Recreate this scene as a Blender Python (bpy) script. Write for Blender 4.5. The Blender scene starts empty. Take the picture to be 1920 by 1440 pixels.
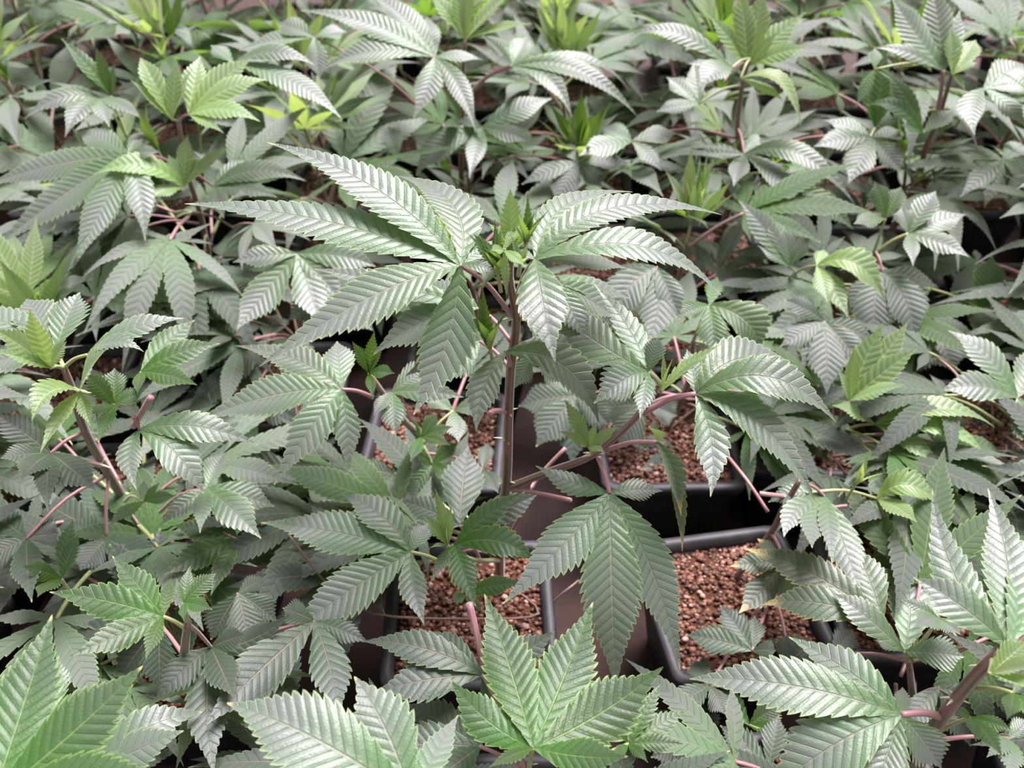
import bpy, math, random
import numpy as np
from mathutils import Vector, Matrix

# ---------------------------------------------------------------- camera, sky, sun, exposure
scene = bpy.context.scene
col = scene.collection
F_PX, CAM_Z, PITCH = 1597.7, 0.63, math.radians(42.0)
cam_data = bpy.data.cameras.new('camera')
cam_data.sensor_width = 36.0
cam_data.lens = 36.0 * F_PX / 1920.0
cam_data.clip_start = 0.01
cam_data.dof.use_dof = True
cam_data.dof.focus_distance = 0.46
cam_data.dof.aperture_fstop = 9.0
cam = bpy.data.objects.new('camera', cam_data)
cam.location = (0, 0, CAM_Z)
cam.rotation_euler = (math.pi / 2 - PITCH, 0, 0)
col.objects.link(cam)
scene.camera = cam

world = bpy.data.worlds.new('greenhouse_sky')
scene.world = world
world.use_nodes = True
bg = world.node_tree.nodes['Background']
bg.inputs['Color'].default_value = (0.975, 0.92, 1.0, 1)
bg.inputs['Strength'].default_value = 0.36

sun_data = bpy.data.lights.new('sun', 'SUN')
sun_data.energy = 6.4
sun_data.angle = math.radians(34)
sun_data.color = (1.0, 0.93, 0.985)
sun = bpy.data.objects.new('sun', sun_data)
# diffused daylight from above, beyond the plants and a little to the right
sun.rotation_euler = Vector((-0.26, -0.36, -1.0)).to_track_quat('-Z', 'Y').to_euler()
sun.location = (0.6, 1.6, 3)
col.objects.link(sun)

vs = scene.view_settings
vs.view_transform = 'Standard'
vs.look = 'None'
vs.exposure = 1.08
vs.gamma = 1.0
vs.use_curve_mapping = False

CT, ST = math.cos(PITCH), math.sin(PITCH)
UP = Vector((0, 0, 1))
CAMV = Vector((0, 0, CAM_Z))


def at(px, py, Y):
    """the point where the sight line through a pixel meets the upright plane at distance Y"""
    a, b = (px - 960.0) / F_PX, (720.0 - py) / F_PX
    d = Vector((a, CT + b * ST, -ST + b * CT))
    return CAMV + d * (Y / d.y)


def depth_of(p):
    return p.y * CT - (p.z - CAM_Z) * ST


# ---------------------------------------------------------------- materials
def nodes_of(name):
    m = bpy.data.materials.new(name)
    m.use_nodes = True
    nt = m.node_tree
    for n in list(nt.nodes):
        nt.nodes.remove(n)
    out = nt.nodes.new('ShaderNodeOutputMaterial')
    return m, nt, out


class NB:
    """small helper for wiring nodes"""
    def __init__(self, nt):
        self.nt = nt

    def node(self, t, **kw):
        n = self.nt.nodes.new(t)
        for k, v in kw.items():
            setattr(n, k, v)
        return n

    def link(self, a, b):
        self.nt.links.new(a, b)

    def val(self, sock, v):
        if isinstance(v, (int, float, tuple, list)):
            sock.default_value = v
        else:
            self.link(v, sock)

    def math(self, op, a, b=0.0, clamp=False):
        n = self.node('ShaderNodeMath', operation=op)
        n.use_clamp = clamp
        self.val(n.inputs[0], a)
        self.val(n.inputs[1], b)
        return n.outputs[0]

    def step(self, x, lo, hi):
        n = self.node('ShaderNodeMapRange', interpolation_type='SMOOTHSTEP')
        self.val(n.inputs['Value'], x)
        n.inputs['From Min'].default_value = lo
        n.inputs['From Max'].default_value = hi
        return n.outputs[0]

    def mix(self, f, a, b, mode='MIX'):
        n = self.node('ShaderNodeMix', data_type='RGBA', blend_type=mode)
        self.val(n.inputs[0], f)
        self.val(n.inputs[6], a)
        self.val(n.inputs[7], b)
        return n.outputs[2]

    def noise(self, scale, detail=3.0, vec=None, rough=0.55):
        n = self.node('ShaderNodeTexNoise')
        n.inputs['Scale'].default_value = scale
        n.inputs['Detail'].default_value = detail
        n.inputs['Roughness'].default_value = rough
        if vec is not None:
            self.link(vec, n.inputs['Vector'])
        return n.outputs['Fac']


def C(r, g, b):
    return (r, g, b, 1.0)


def leaf_material(name, top, base, under, vein, edge, trans, gloss=0.45, spec=0.7, sheen=0.38, tip=C(0.40, 0.37, 0.17), tf=0.22, tip_lo=0.945):
    m, nt, out = nodes_of(name)
    b = NB(nt)
    at_ = b.node('ShaderNodeAttribute', attribute_name='leafco')
    sep = b.node('ShaderNodeSeparateXYZ')
    b.link(at_.outputs['Vector'], sep.inputs[0])
    s, t, p = sep.outputs
    info = b.node('ShaderNodeObjectInfo')
    geo = b.node('ShaderNodeNewGeometry')
    ta = b.math('ABSOLUTE', t)
    fr = b.math('FRACT', b.math('ADD', p, 0.25))
    dv = b.math('MINIMUM', fr, b.math('SUBTRACT', 1.0, fr))
    vein_m = b.step(dv, 0.085, 0.015)
    mid_m = b.step(ta, 0.055, 0.012)
    edge_m = b.math('MULTIPLY', b.step(ta, 0.88, 1.0), 0.8)
    tco = b.node('ShaderNodeTexCoord')
    n1 = b.noise(38.0, 3.0, tco.outputs['Object'])
    n2 = b.noise(900.0, 2.0, tco.outputs['Object'])
    # leaf tissue: fresher green by the stalk, greyer towards the tip with some sky reflection painted in, mottled, each leaf a little different
    c = b.mix(b.step(s, 0.05, 0.62), base, top)
    c = b.mix(b.math('MULTIPLY', b.step(n1, 0.35, 0.75), 0.35), c, base)
    hsv = b.node('ShaderNodeHueSaturation')
    b.link(c, hsv.inputs['Color'])
    b.link(b.math('ADD', 0.485, b.math('MULTIPLY', info.outputs['Random'], 0.03)), hsv.inputs['Hue'])
    b.link(b.math('ADD', 0.82, b.math('MULTIPLY', info.outputs['Random'], 0.4)), hsv.inputs['Value'])
    c = hsv.outputs['Color']
    c = b.mix(b.math('MULTIPLY', vein_m, 0.65), c, b.mix(0.6, base, C(0.015, 0.04, 0.015)))
    c = b.mix(b.math('MULTIPLY', mid_m, 0.62), c, vein)
    c = b.mix(edge_m, c, edge)
    # dried tips on some leaflets only
    dry = b.math('MULTIPLY', b.step(s, tip_lo, 0.985), b.step(info.outputs['Random'], 0.35, 0.7) if tip_lo > .9 else 1.0)
    c = b.mix(dry, c, tip)
    cu = b.mix(b.math('MULTIPLY', b.math('MAXIMUM', vein_m, mid_m), 0.6), under, C(0.36, 0.42, 0.20))
    c2 = b.mix(geo.outputs['Backfacing'], c, cu)
    pr = b.node('ShaderNodeBsdfPrincipled')
    b.link(c2, pr.inputs['Base Color'])
    pr.inputs['Roughness'].default_value = gloss
    pr.inputs['Specular IOR Level'].default_value = spec
    pr.inputs['Sheen Weight'].default_value = sheen
    pr.inputs['Sheen Roughness'].default_value = 0.45
    pr.inputs['Sheen Tint'].default_value = C(0.95, 0.88, 1.0)
    bump = b.node('ShaderNodeBump')
    bump.inputs['Strength'].default_value = 0.55
    bump.inputs['Distance'].default_value = 0.0006
    h = b.math('SUBTRACT', b.math('MULTIPLY', n2, 0.6), b.math('MAXIMUM', vein_m, mid_m))
    b.link(h, bump.inputs['Height'])
    b.link(bump.outputs[0], pr.inputs['Normal'])
    tr = b.node('ShaderNodeBsdfTranslucent')
    b.val(tr.inputs['Color'], trans)
    mx = b.node('ShaderNodeMixShader')
    mx.inputs[0].default_value = tf
    b.link(pr.outputs[0], mx.inputs[1])
    b.link(tr.outputs[0], mx.inputs[2])
    b.link(mx.outputs[0], out.inputs['Surface'])
    return m


MAT = {}
MAT['leaf'] = leaf_material('mature_leaf', C(0.112, 0.132, 0.112), C(0.064, 0.128, 0.042), C(0.22, 0.29, 0.14),
                            C(0.19, 0.19, 0.13), C(0.25, 0.33, 0.15), C(0.20, 0.36, 0.05))
MAT['old_shaded'] = leaf_material('old_leaf_painted_shade', C(0.046, 0.062, 0.046), C(0.034, 0.062, 0.028), C(0.19, 0.23, 0.15),
                              C(0.21, 0.16, 0.12), C(0.12, 0.165, 0.09), C(0.14, 0.26, 0.05), sheen=0.08, gloss=.52, spec=.6, tf=.16)  # old leaf tone, darkened further to stand in for shade on low leaves
MAT['fresh'] = leaf_material('fresh_leaf', C(0.043, 0.070, 0.034), C(0.030, 0.084, 0.007), C(0.28, 0.38, 0.10),
                             C(0.14, 0.22, 0.06), C(0.18, 0.28, 0.08), C(0.28, 0.52, 0.04), sheen=0.06, gloss=.47, spec=.5)
MAT['young'] = leaf_material('young_leaf', C(0.150, 0.232, 0.100), C(0.160, 0.270, 0.055), C(0.40, 0.48, 0.20),
                             C(0.50, 0.54, 0.28), C(0.38, 0.47, 0.21), C(0.42, 0.58, 0.12), sheen=0.3, tf=.34)
MAT['dry'] = leaf_material('yellowing_leaf', C(0.080, 0.105, 0.070), C(0.055, 0.092, 0.040), C(0.30, 0.36, 0.14),
                           C(0.20, 0.19, 0.11), C(0.30, 0.30, 0.13), C(0.26, 0.36, 0.06), sheen=.12, tip=C(0.60, 0.45, 0.18), tip_lo=.74)


def stem_material(name, c1, c2, c3, rough=0.42):
    m, nt, out = nodes_of(name)
    b = NB(nt)
    at_ = b.node('ShaderNodeAttribute', attribute_name='leafco')
    sep = b.node('ShaderNodeSeparateXYZ')
    b.link(at_.outputs['Vector'], sep.inputs[0])
    a = sep.outputs[1]
    stripe = b.step(b.math('SINE', b.math('MULTIPLY', a, 2 * math.pi * 5)), -0.5, 0.7)
    tco = b.node('ShaderNodeTexCoord')
    n1 = b.noise(60.0, 4.0, tco.outputs['Object'])
    c = b.mix(stripe, c1, c2)
    c = b.mix(b.step(n1, 0.45, 0.72), c, c3)
    pr = b.node('ShaderNodeBsdfPrincipled')
    b.link(c, pr.inputs['Base Color'])
    pr.inputs['Roughness'].default_value = rough
    pr.inputs['Specular IOR Level'].default_value = 0.6
    pr.inputs['Sheen Weight'].default_value = 0.3
    b.link(pr.outputs[0], out.inputs['Surface'])
    return m


MAT['stem'] = stem_material('purple_brown_stem', C(0.17, 0.115, 0.065), C(0.10, 0.036, 0.034), C(0.20, 0.085, 0.075))
MAT['pink'] = stem_material('pink_leaf_stalk', C(0.30, 0.14, 0.15), C(0.27, 0.105, 0.125), C(0.32, 0.17, 0.145))
MAT['green'] = stem_material('green_shoot_stem', C(0.26, 0.31, 0.11), C(0.20, 0.22, 0.07), C(0.28, 0.25, 0.12))
MAT['spike'] = stem_material('pale_stipule', C(0.50, 0.52, 0.30), C(0.42, 0.46, 0.25), C(0.55, 0.52, 0.36))


def plain_material(name, c1, c2, scale, rough, spec=0.4, bump=0.0, lo=0.35, hi=0.7):
    m, nt, out = nodes_of(name)
    b = NB(nt)
    tco = b.node('ShaderNodeTexCoord')
    n1 = b.noise(scale, 5.0, tco.outputs['Object'])
    c = b.mix(b.step(n1, lo, hi), c1, c2)
    pr = b.node('ShaderNodeBsdfPrincipled')
    b.link(c, pr.inputs['Base Color'])
    pr.inputs['Roughness'].default_value = rough
    pr.inputs['Specular IOR Level'].default_value = spec
    if bump:
        bp = b.node('ShaderNodeBump')
        bp.inputs['Strength'].default_value = bump
        bp.inputs['Distance'].default_value = 0.001
        b.link(n1, bp.inputs['Height'])
        b.link(bp.outputs[0], pr.inputs['Normal'])
    b.link(pr.outputs[0], out.inputs['Surface'])
    return m


MAT['bench'] = plain_material('brown_bench', C(0.055, 0.028, 0.022), C(0.035, 0.019, 0.017), 26.0, 0.7, 0.3, 0.3)
MAT['pot'] = plain_material('black_plastic', C(0.020, 0.018, 0.021), C(0.035, 0.031, 0.038), 90.0, 0.55, 0.4, 0.08)
MAT['peat'] = plain_material('brown_peat', C(0.075, 0.028, 0.015), C(0.035, 0.014, 0.009), 160.0, 0.9, 0.2, 0.8)


def grain_material():
    m, nt, out = nodes_of('coir_and_pumice_grains')
    b = NB(nt)
    at_ = b.node('ShaderNodeAttribute', attribute_name='leafco')
    sep = b.node('ShaderNodeSeparateXYZ')
    b.link(at_.outputs['Vector'], sep.inputs[0])
    r = sep.outputs[0]
    tco = b.node('ShaderNodeTexCoord')
    n1 = b.noise(500.0, 3.0, tco.outputs['Object'])
    c = b.mix(b.step(r, 0.0, 0.55), C(0.040, 0.014, 0.008), C(0.17, 0.066, 0.038))
    c = b.mix(b.step(r, 0.68, 1.0), c, C(0.48, 0.29, 0.23))
    c = b.mix(b.math('MULTIPLY', n1, 0.5), c, C(0.12, 0.05, 0.03))
    pr = b.node('ShaderNodeBsdfPrincipled')
    b.link(c, pr.inputs['Base Color'])
    pr.inputs['Roughness'].default_value = 0.62
    b.link(pr.outputs[0], out.inputs['Surface'])
    return m


MAT['grain'] = grain_material()


# ---------------------------------------------------------------- mesh helpers
def make_mesh(name, V, Q, mat, co=None, smooth=True):
    me = bpy.data.meshes.new(name)
    V = np.asarray(V, dtype=np.float32)
    Q = np.asarray(Q, dtype=np.int32)
    k = Q.shape[1]
    me.vertices.add(len(V))
    me.vertices.foreach_set('co', V.ravel())
    me.loops.add(len(Q) * k)
    me.loops.foreach_set('vertex_index', Q.ravel())
    me.polygons.add(len(Q))
    me.polygons.foreach_set('loop_start', np.arange(0, len(Q) * k, k, dtype=np.int32))
    me.polygons.foreach_set('loop_total', np.full(len(Q), k, dtype=np.int32))
    if smooth:
        me.polygons.foreach_set('use_smooth', np.ones(len(Q), dtype=bool))
    if co is not None:
        a = me.attributes.new('leafco', 'FLOAT_VECTOR', 'POINT')
        a.data.foreach_set('vector', np.asarray(co, dtype=np.float32).ravel())
    me.materials.append(mat)
    me.update(calc_edges=True)
    return me


def add_obj(name, me, parent=None, loc=(0, 0, 0)):
    o = bpy.data.objects.new(name, me)
    col.objects.link(o)
    o.location = loc
    if parent is not None:
        o.parent = parent
    return o


WS = np.array([0, .05, .12, .22, .32, .42, .52, .62, .71, .80, .88, .94, .975, 1.0])
WV = np.array([.07, .25, .53, .85, 1.0, .98, .85, .65, .46, .285, .155, .08, .04, .0])
TOOTH = np.array([.83, .93, .985, 1.01])
HUMP = np.array([.65, 1.0, .75, 0.0])
_topo = {}


def leaflet_topology(nt, nc):
    key = (nt, nc)
    if key not in _topo:
        R = nt * 4
        tt = np.linspace(-1, 1, nc)
        r = np.arange(R + 1)
        s = r / R
        ph = r % 4
        i, j = np.meshgrid(np.arange(R), np.arange(nc - 1), indexing='ij')
        a = i * nc + j
        Q = np.stack([a, a + nc, a + nc + 1, a + 1], -1).reshape(-1, 4)
        w = np.interp(s, WS, WV)
        w = np.convolve(np.pad(w, 2, 'edge'), np.ones(5) / 5, 'valid')
        w[-1] = 0.0
        _topo[key] = (tt, s, ph, w, Q)
    return _topo[key]


def leaflet_arrays(B, M, T, width, nhint, nt=20, nc=9, fold=0.22, curl=0.25, corr=1.0, wob=0.0, rnd=None, ts=1.0):
    """a serrated leaflet along the curve B-M-T: corrugated between the side veins, folded along the midrib"""
    tt, s, ph, w, Q = leaflet_topology(nt, nc)
    B, M, T, nh = (np.array(v, dtype=float) for v in (B, M, T, nhint))
    K = 2 * M - 0.5 * (B + T)
    S = s[:, None]
    P = (1 - S) ** 2 * B + 2 * S * (1 - S) * K + S ** 2 * T
    D = 2 * (1 - S) * (K - B) + 2 * S * (T - K)
    L = np.linalg.norm(np.diff(P, axis=0), axis=1).sum()
    D /= np.linalg.norm(D, axis=1, keepdims=True) + 1e-9
    N = nh[None, :] - (D @ nh)[:, None] * D
    N /= np.linalg.norm(N, axis=1, keepdims=True) + 1e-9
    lat = np.cross(N, D)
    hw = w * width * 0.5
    al = math.radians(36)
    ta = np.abs(tt)
    tooth = TOOTH[ph]
    # the outline's teeth only move the outer part of each vein line
    te = tt[None, :] * (1 - ts * (1 - tooth)[:, None] * np.clip((ta - 0.45) / 0.55, 0, 1)[None, :])
    off = te * hw[:, None]
    aoff = np.abs(off)
    V = (P[:, None, :] + lat[:, None, :] * off[..., None] + D[:, None, :] * (aoff * math.tan(al) * 1.25)[..., None])
    spacing = L / nt
    env = np.clip(ta / 0.22, 0, 1) * (1.0 - 0.45 * ta ** 2)
    amp = 0.145 * corr * np.minimum(spacing, hw * 0.55)
    h = aoff * fold - curl * aoff ** 2 / (width * 0.5 + 1e-9)
    h = h + amp[:, None] * env[None, :] * (HUMP[ph][:, None] - 0.5)
    if wob and rnd is not None:
        ph0 = rnd.random() * 6.28
        h = h + wob * hw[:, None] * tt[None, :] ** 2 * np.sin(s * 9 + ph0)[:, None] * np.sign(tt)[None, :]
    V = V + N[:, None, :] * h[..., None]
    co = np.empty(V.shape)
    co[..., 0] = S
    co[..., 1] = tt[None, :]
    co[..., 2] = (s * nt)[:, None]
    return V.reshape(-1, 3), Q, co.reshape(-1, 3)


def tube_arrays(pts, rads, sides=7, ridge=0.0):
    pts = [np.array(p, dtype=float) for p in pts]
    if len(pts) > 2:      # smooth the path
        t = np.arange(len(pts))
        n = (len(pts) - 1) * 4 + 1
        u = np.linspace(0, len(pts) - 1, n)
        A = np.array(pts)
        out = []
        for x in u:
            i = min(int(x), len(pts) - 2)
            f = x - i
            p0, p1, p2, p3 = A[max(i - 1, 0)], A[i], A[i + 1], A[min(i + 2, len(pts) - 1)]
            out.append(0.5 * ((2 * p1) + (p2 - p0) * f + (2 * p0 - 5 * p1 + 4 * p2 - p3) * f * f + (3 * p1 - p0 - 3 * p2 + p3) * f ** 3))
        rads = np.interp(u, t, rads)
        pts = out
    P = np.array(pts)
    D = np.gradient(P, axis=0)
    D /= np.linalg.norm(D, axis=1, keepdims=True) + 1e-9
    ref = np.array([0.3, 1.0, 0.1]) if abs(D[:, 1]).mean() < 0.8 else np.array([1.0, 0.1, 0.3])
    X = np.cross(D, ref)
    X /= np.linalg.norm(X, axis=1, keepdims=True) + 1e-9
    Y = np.cross(D, X)
    n = len(P)
    ang = np.linspace(0, 2 * math.pi, sides, endpoint=False)
    rr = np.asarray(rads)[:, None] * (1 + ridge * np.cos(ang * 5))[None, :]
    V = P[:, None, :] + X[:, None, :] * (np.cos(ang) * rr)[..., None] + Y[:, None, :] * (np.sin(ang) * rr)[..., None]
    i, j = np.meshgrid(np.arange(n - 1), np.arange(sides), indexing='ij')
    a, b_ = i * sides + j, i * sides + (j + 1) % sides
    Q = np.stack([a, b_, b_ + sides, a + sides], -1).reshape(-1, 4)
    co = np.zeros((n, sides, 3))
    co[..., 0] = np.linspace(0, 1, n)[:, None]
    co[..., 1] = (ang / (2 * math.pi))[None, :]
    # end caps
    V = np.concatenate([V.reshape(-1, 3), P[:1], P[-1:]])
    c0, c1 = n * sides, n * sides + 1
    co = np.concatenate([co.reshape(-1, 3), [[0, 0, 0], [1, 0, 0]]])
    caps = []
    for k in range(0, sides - 1, 2):
        caps.append([c0, (k + 2) % sides, k + 1, k])
        caps.append([c1, (n - 1) * sides + k, (n - 1) * sides + k + 1, (n - 1) * sides + (k + 2) % sides])
    return V, np.concatenate([Q, np.array(caps)]), co


def join_arrays(parts):
    Vs, Qs, Cs, k = [], [], [], 0
    for V, Q, c in parts:
        Vs.append(V)
        Qs.append(Q + k)
        Cs.append(c)
        k += len(V)
    return np.concatenate(Vs), np.concatenate(Qs), np.concatenate(Cs)


def tag(o, label, cat, group=None, kind=None):
    o['label'] = label
    o['category'] = cat
    if group:
        o['group'] = group
    if kind:
        o['kind'] = kind
    return o


def empty(name, loc):
    o = bpy.data.objects.new(name, None)
    o.empty_display_size = 0.02
    col.objects.link(o)
    o.location = loc
    return o


# ---------------------------------------------------------------- the bench
SOIL = 0.098      # top of the substrate above the bench
POT_W, POT_H = 0.118, 0.106


def build_floor():
    n = 2
    xs, ys = (-2.2, 2.2), (-0.5, 3.6)
    V = [(xs[0], ys[0], 0), (xs[1], ys[0], 0), (xs[1], ys[1], 0), (xs[0], ys[1], 0),
         (xs[0], ys[0], -.03), (xs[1], ys[0], -.03), (xs[1], ys[1], -.03), (xs[0], ys[1], -.03)]
    Q = [(0, 1, 2, 3), (7, 6, 5, 4), (0, 4, 5, 1), (1, 5, 6, 2), (2, 6, 7, 3), (3, 7, 4, 0)]
    o = add_obj('floor', make_mesh('floor', V, Q, MAT['bench'], smooth=False))
    tag(o, 'reddish brown ground under the rows of black pots', 'floor', kind='structure')


build_floor()


# ---------------------------------------------------------------- pots
def square_ring(z, half, rad, n=4):
    """rounded square, 4*(n+1) points"""
    pts = []
    for qx, qy, a0 in ((1, 1, 0), (-1, 1, 90), (-1, -1, 180), (1, -1, 270)):
        for k in range(n + 1):
            a = math.radians(a0 + 90 * k / n)
            pts.append((qx * (half - rad) + rad * math.cos(a), qy * (half - rad) + rad * math.sin(a), z))
    return pts


def loft(rings, closed_bottom=False):
    m = len(rings[0])
    V = [p for r in rings for p in r]
    Q = []
    for i in range(len(rings) - 1):
        for j in range(m):
            Q.append((i * m + j, i * m + (j + 1) % m, (i + 1) * m + (j + 1) % m, (i + 1) * m + j))
    return V, Q


def pot_meshes():
    h = POT_W / 2
    # tapered wall, outer then inner
    V, Q = loft([square_ring(0, .002, .0015), square_ring(0, h - .019, .010), square_ring(.004, h - .017, .010), square_ring(POT_H - .018, h - .0055, .010),
                 square_ring(POT_H - .004, h - .0045, .010), square_ring(POT_H - .004, h - .0065, .009),
                 square_ring(.01, h - .0185, .009)])
    body = make_mesh('pot_body', V, Q, MAT['pot'], smooth=True)
    # folded rim: a collar that stands out from the wall
    V, Q = loft([square_ring(POT_H - .013, h - .005, .010), square_ring(POT_H - .013, h, .011), square_ring(POT_H - .002, h + .0015, .012),
                 square_ring(POT_H, h, .011), square_ring(POT_H + .0004, h - .0035, .010), square_ring(POT_H - .001, h - .007, .009), square_ring(POT_H - .013, h - .0075, .008)])
    rim = make_mesh('pot_rim', V, Q, MAT['pot'], smooth=True)
    return body, rim


def soil_meshes(seed):
    R = random.Random(seed)
    h = POT_W / 2 - .0075
    n = 18
    V, Q, co = [], [], []
    for i in range(n + 1):
        for j in range(n + 1):
            x, y = (i / n * 2 - 1) * h, (j / n * 2 - 1) * h
            e = 1 - max(abs(x), abs(y)) / h
            V.append((x, y, SOIL - .004 + R.uniform(-.0012, .0012) + .004 * min(1, e * 4)))
    for i in range(n):
        for j in range(n):
            a = i * (n + 1) + j
            Q.append((a, a + n + 1, a + n + 2, a + 1))
    base = make_mesh('soil', V, Q, MAT['peat'], np.zeros((len(V), 3)))
    # loose grains: flattened irregular octahedra (kept as triangles)
    gv, gq, gc = [], [], []
    k = 0
    for _ in range(1500):
        x, y = R.uniform(-h, h) * .98, R.uniform(-h, h) * .98
        e = 1 - max(abs(x), abs(y)) / h
        z = SOIL - .003 + .004 * min(1, e * 4) + R.uniform(-.0006, .0012)
        r = R.uniform(.0009, .0021) * (1.35 if R.random() < .12 else 1)
        a = R.uniform(0, 6.28)
        ca, sa = math.cos(a), math.sin(a)
        pts = []
        for dx, dy, dz in ((1, 0, 0), (0, 1, 0), (-1, 0, 0), (0, -1, 0), (.6, .6, .75), (-.6, .6, .8), (-.6, -.6, .75), (.6, -.6, .7), (0, 0, -.8), (0, 0, 1.0)):
            q = r * R.uniform(.8, 1.2)
            pts.append((x + (dx * ca - dy * sa) * q * 1.15, y + (dx * sa + dy * ca) * q, z + dz * q * .8))
        gv += pts
        f = [(0, 1, 4), (1, 2, 5), (2, 3, 6), (3, 0, 7), (1, 5, 4), (2, 6, 5), (3, 7, 6), (0, 4, 7), (4, 5, 9), (5, 6, 9), (6, 7, 9), (7, 4, 9)]
        gq += [(a_ + k, b_ + k, c_ + k) for a_, b_, c_ in f]
        v = R.random()
        gc += [(v * v if R.random() < .6 else v, 0, 0)] * 10
        k += 10
    grains = make_mesh('soil_grains', gv, gq, MAT['grain'], gc)
    return base, grains


POT_BODY, POT_RIM = pot_meshes()
SOILS = [soil_meshes(s) for s in (1, 2, 3)]
pot_count = [0]


def pot(x, y, rz, label):
    root = empty('plant_pot', (x, y, 0))
    root.rotation_euler.z = rz
    tag(root, label, 'pot', 'square black nursery pots')
    b_ = add_obj('pot_body', POT_BODY, root)
    add_obj('pot_rim', POT_RIM, root)
    base, grains = SOILS[pot_count[0] % 3]
    pot_count[0] += 1
    so = add_obj('soil', base, root)
    g = add_obj('soil_grains', grains, so)
    g['kind'] = 'stuff'
    return root


# ---------------------------------------------------------------- plants
def nv(v):
    return v.normalized()


class Plant:
    """one potted plant: an Empty at the foot of its stem; stems, branches and leaves are its parts, leaflets the sub-parts of a leaf"""
    def __init__(self, x, y, label, seed=0, group=None):
        self.o = empty('hemp_plant', (x, y, SOIL))
        tag(self.o, label, 'plant', group or 'leafy potted plants')
        self.x, self.y = x, y
        self.c = Vector((x, y, SOIL))
        self.R = random.Random(seed)
        self.nodes = []

    def P(self, q):
        if isinstance(q, Vector):
            return q
        return at(q[0], q[1], self.y + (q[2] if len(q) > 2 else 0.0))

    def tube(self, name, pts, r, mat, sides=8, ridge=0.0):
        W = [self.P(q) - self.c for q in pts]
        V, Q, co = tube_arrays(W, r, sides, ridge)
        return add_obj(name, make_mesh(name, V, Q, MAT[mat], co), self.o)

    def stem(self, pts, r0=.0032, r1=.0016, mat='stem', name='stem', ridge=.07):
        n = len(pts)
        o = self.tube(name, pts, [r0 + (r1 - r0) * k / (n - 1) for k in range(n)], mat, 15 if ridge else 8, ridge)
        self.nodes += [self.P(q) for q in pts]
        return o

    def main_stem(self, *pts, r0=.0034, r1=.0018):
        return self.stem([Vector((self.x, self.y, SOIL - .004))] + list(pts), r0, r1)

    def leaf(self, J, tips, att=None, mat='leaf', stalk='pink', n=.42, r=.0011, arch=.05, fold=.2, curl=.22, name='leaf', corr=None):
        Jw = self.P(J)
        if att is None and self.nodes:
            A = min(self.nodes, key=lambda p: (p - Jw).length)
        elif att is None:
            A = Jw - UP * .02
        else:
            A = self.P(att)
        d = (A - Jw).length
        mid = (A + Jw) / 2 + UP * d * .10
        if d < .004:
            A = Jw - UP * .004
            mid = Jw - UP * .002
        V, Q, co = tube_arrays([A - Jw, mid - Jw, Vector((0, 0, 0))], [r * 1.25, r, r * .9], 7)
        lf = add_obj(name, make_mesh('leaf_stalk', V, Q, MAT[stalk], co), self.o, Jw - self.c)
        R = self.R
        for tp in tips:
            T = at(tp[0], tp[1], self.y + tp[2])
            L = (T - Jw).length
            if len(tp) > 5:
                M = at(tp[4], tp[5], 0.5 * (Jw.y + T.y) + (tp[6] if len(tp) > 6 else 0.0))
            else:
                M = (Jw + T) / 2 + UP * L * arch
            wd = tp[3] * depth_of(M) / F_PX
            view = nv(CAMV - M)
            nh = nv(UP * (1 - n) + view * n + Vector((R.uniform(-.12, .12), R.uniform(-.1, .1), 0)))
            nt = int(max(11, min(23, L / .0054)))
            V, Q, co = leaflet_arrays((0, 0, 0), M - Jw, T - Jw, wd, nh, nt, 9, fold + R.uniform(-.06, .06), curl, corr or {'old_shaded': .6, 'dry': .6}.get(mat, .8), .06, R, 1.7 if L < .045 else 1.0)
            add_obj('leaflet', make_mesh('leaflet', V, Q, MAT[mat], co), lf)
        return lf

    def spikes(self, J, k=3):
        Jw = self.P(J)
        parts = []
        for i in range(k):
            a = self.R.uniform(0, 6.28)
            d = Vector((math.cos(a), math.sin(a) * .6, self.R.uniform(-.2, .5))) * self.R.uniform(.006, .009)
            parts.append(tube_arrays([Vector((0, 0, 0)), d * .5 + UP * .0006, d], [.0011, .0007, .0001], 5))
            o = add_obj('stipule', make_mesh('stipule', *parts[-1][:2], MAT['spike'], parts[-1][2]), self.o, Jw - self.c)

    def sprout(self, J, h, k=6, mat='fresh', lean=(0, 0, 1), spread=.45, name='shoot'):
        """a young shoot: narrow unopened leaflets standing close together"""
        Jw = self.P(J)
        lean = nv(Vector(lean))
        V, Q, co = tube_arrays([-lean * h * .35, Vector((0, 0, 0)), lean * h * .2], [.0012, .001, .0006], 6)
        sh = add_obj(name, make_mesh('shoot_stem', V, Q, MAT['green'], co), self.o, Jw - self.c)
        R = self.R
        for i in range(k):
            a = 6.28 * i / k + R.uniform(-.4, .4)
            out = Vector((math.cos(a), math.sin(a), 0))
            d = nv(lean + out * spread * R.uniform(.35, 1.3))
            L = h * R.uniform(.6, 1.05)
            T = d * L
            M = T * .5 - out * L * .05
            V, Q, co = leaflet_arrays((0, 0, 0), M, T, L * R.uniform(.15, .22), nv(-out + UP * .6), 11, 7, .45, .1, 1.0, 0.0, None, 1.8)
            add_obj('leaflet', make_mesh('leaflet', V, Q, MAT[mat], co), sh)
        return sh


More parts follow.
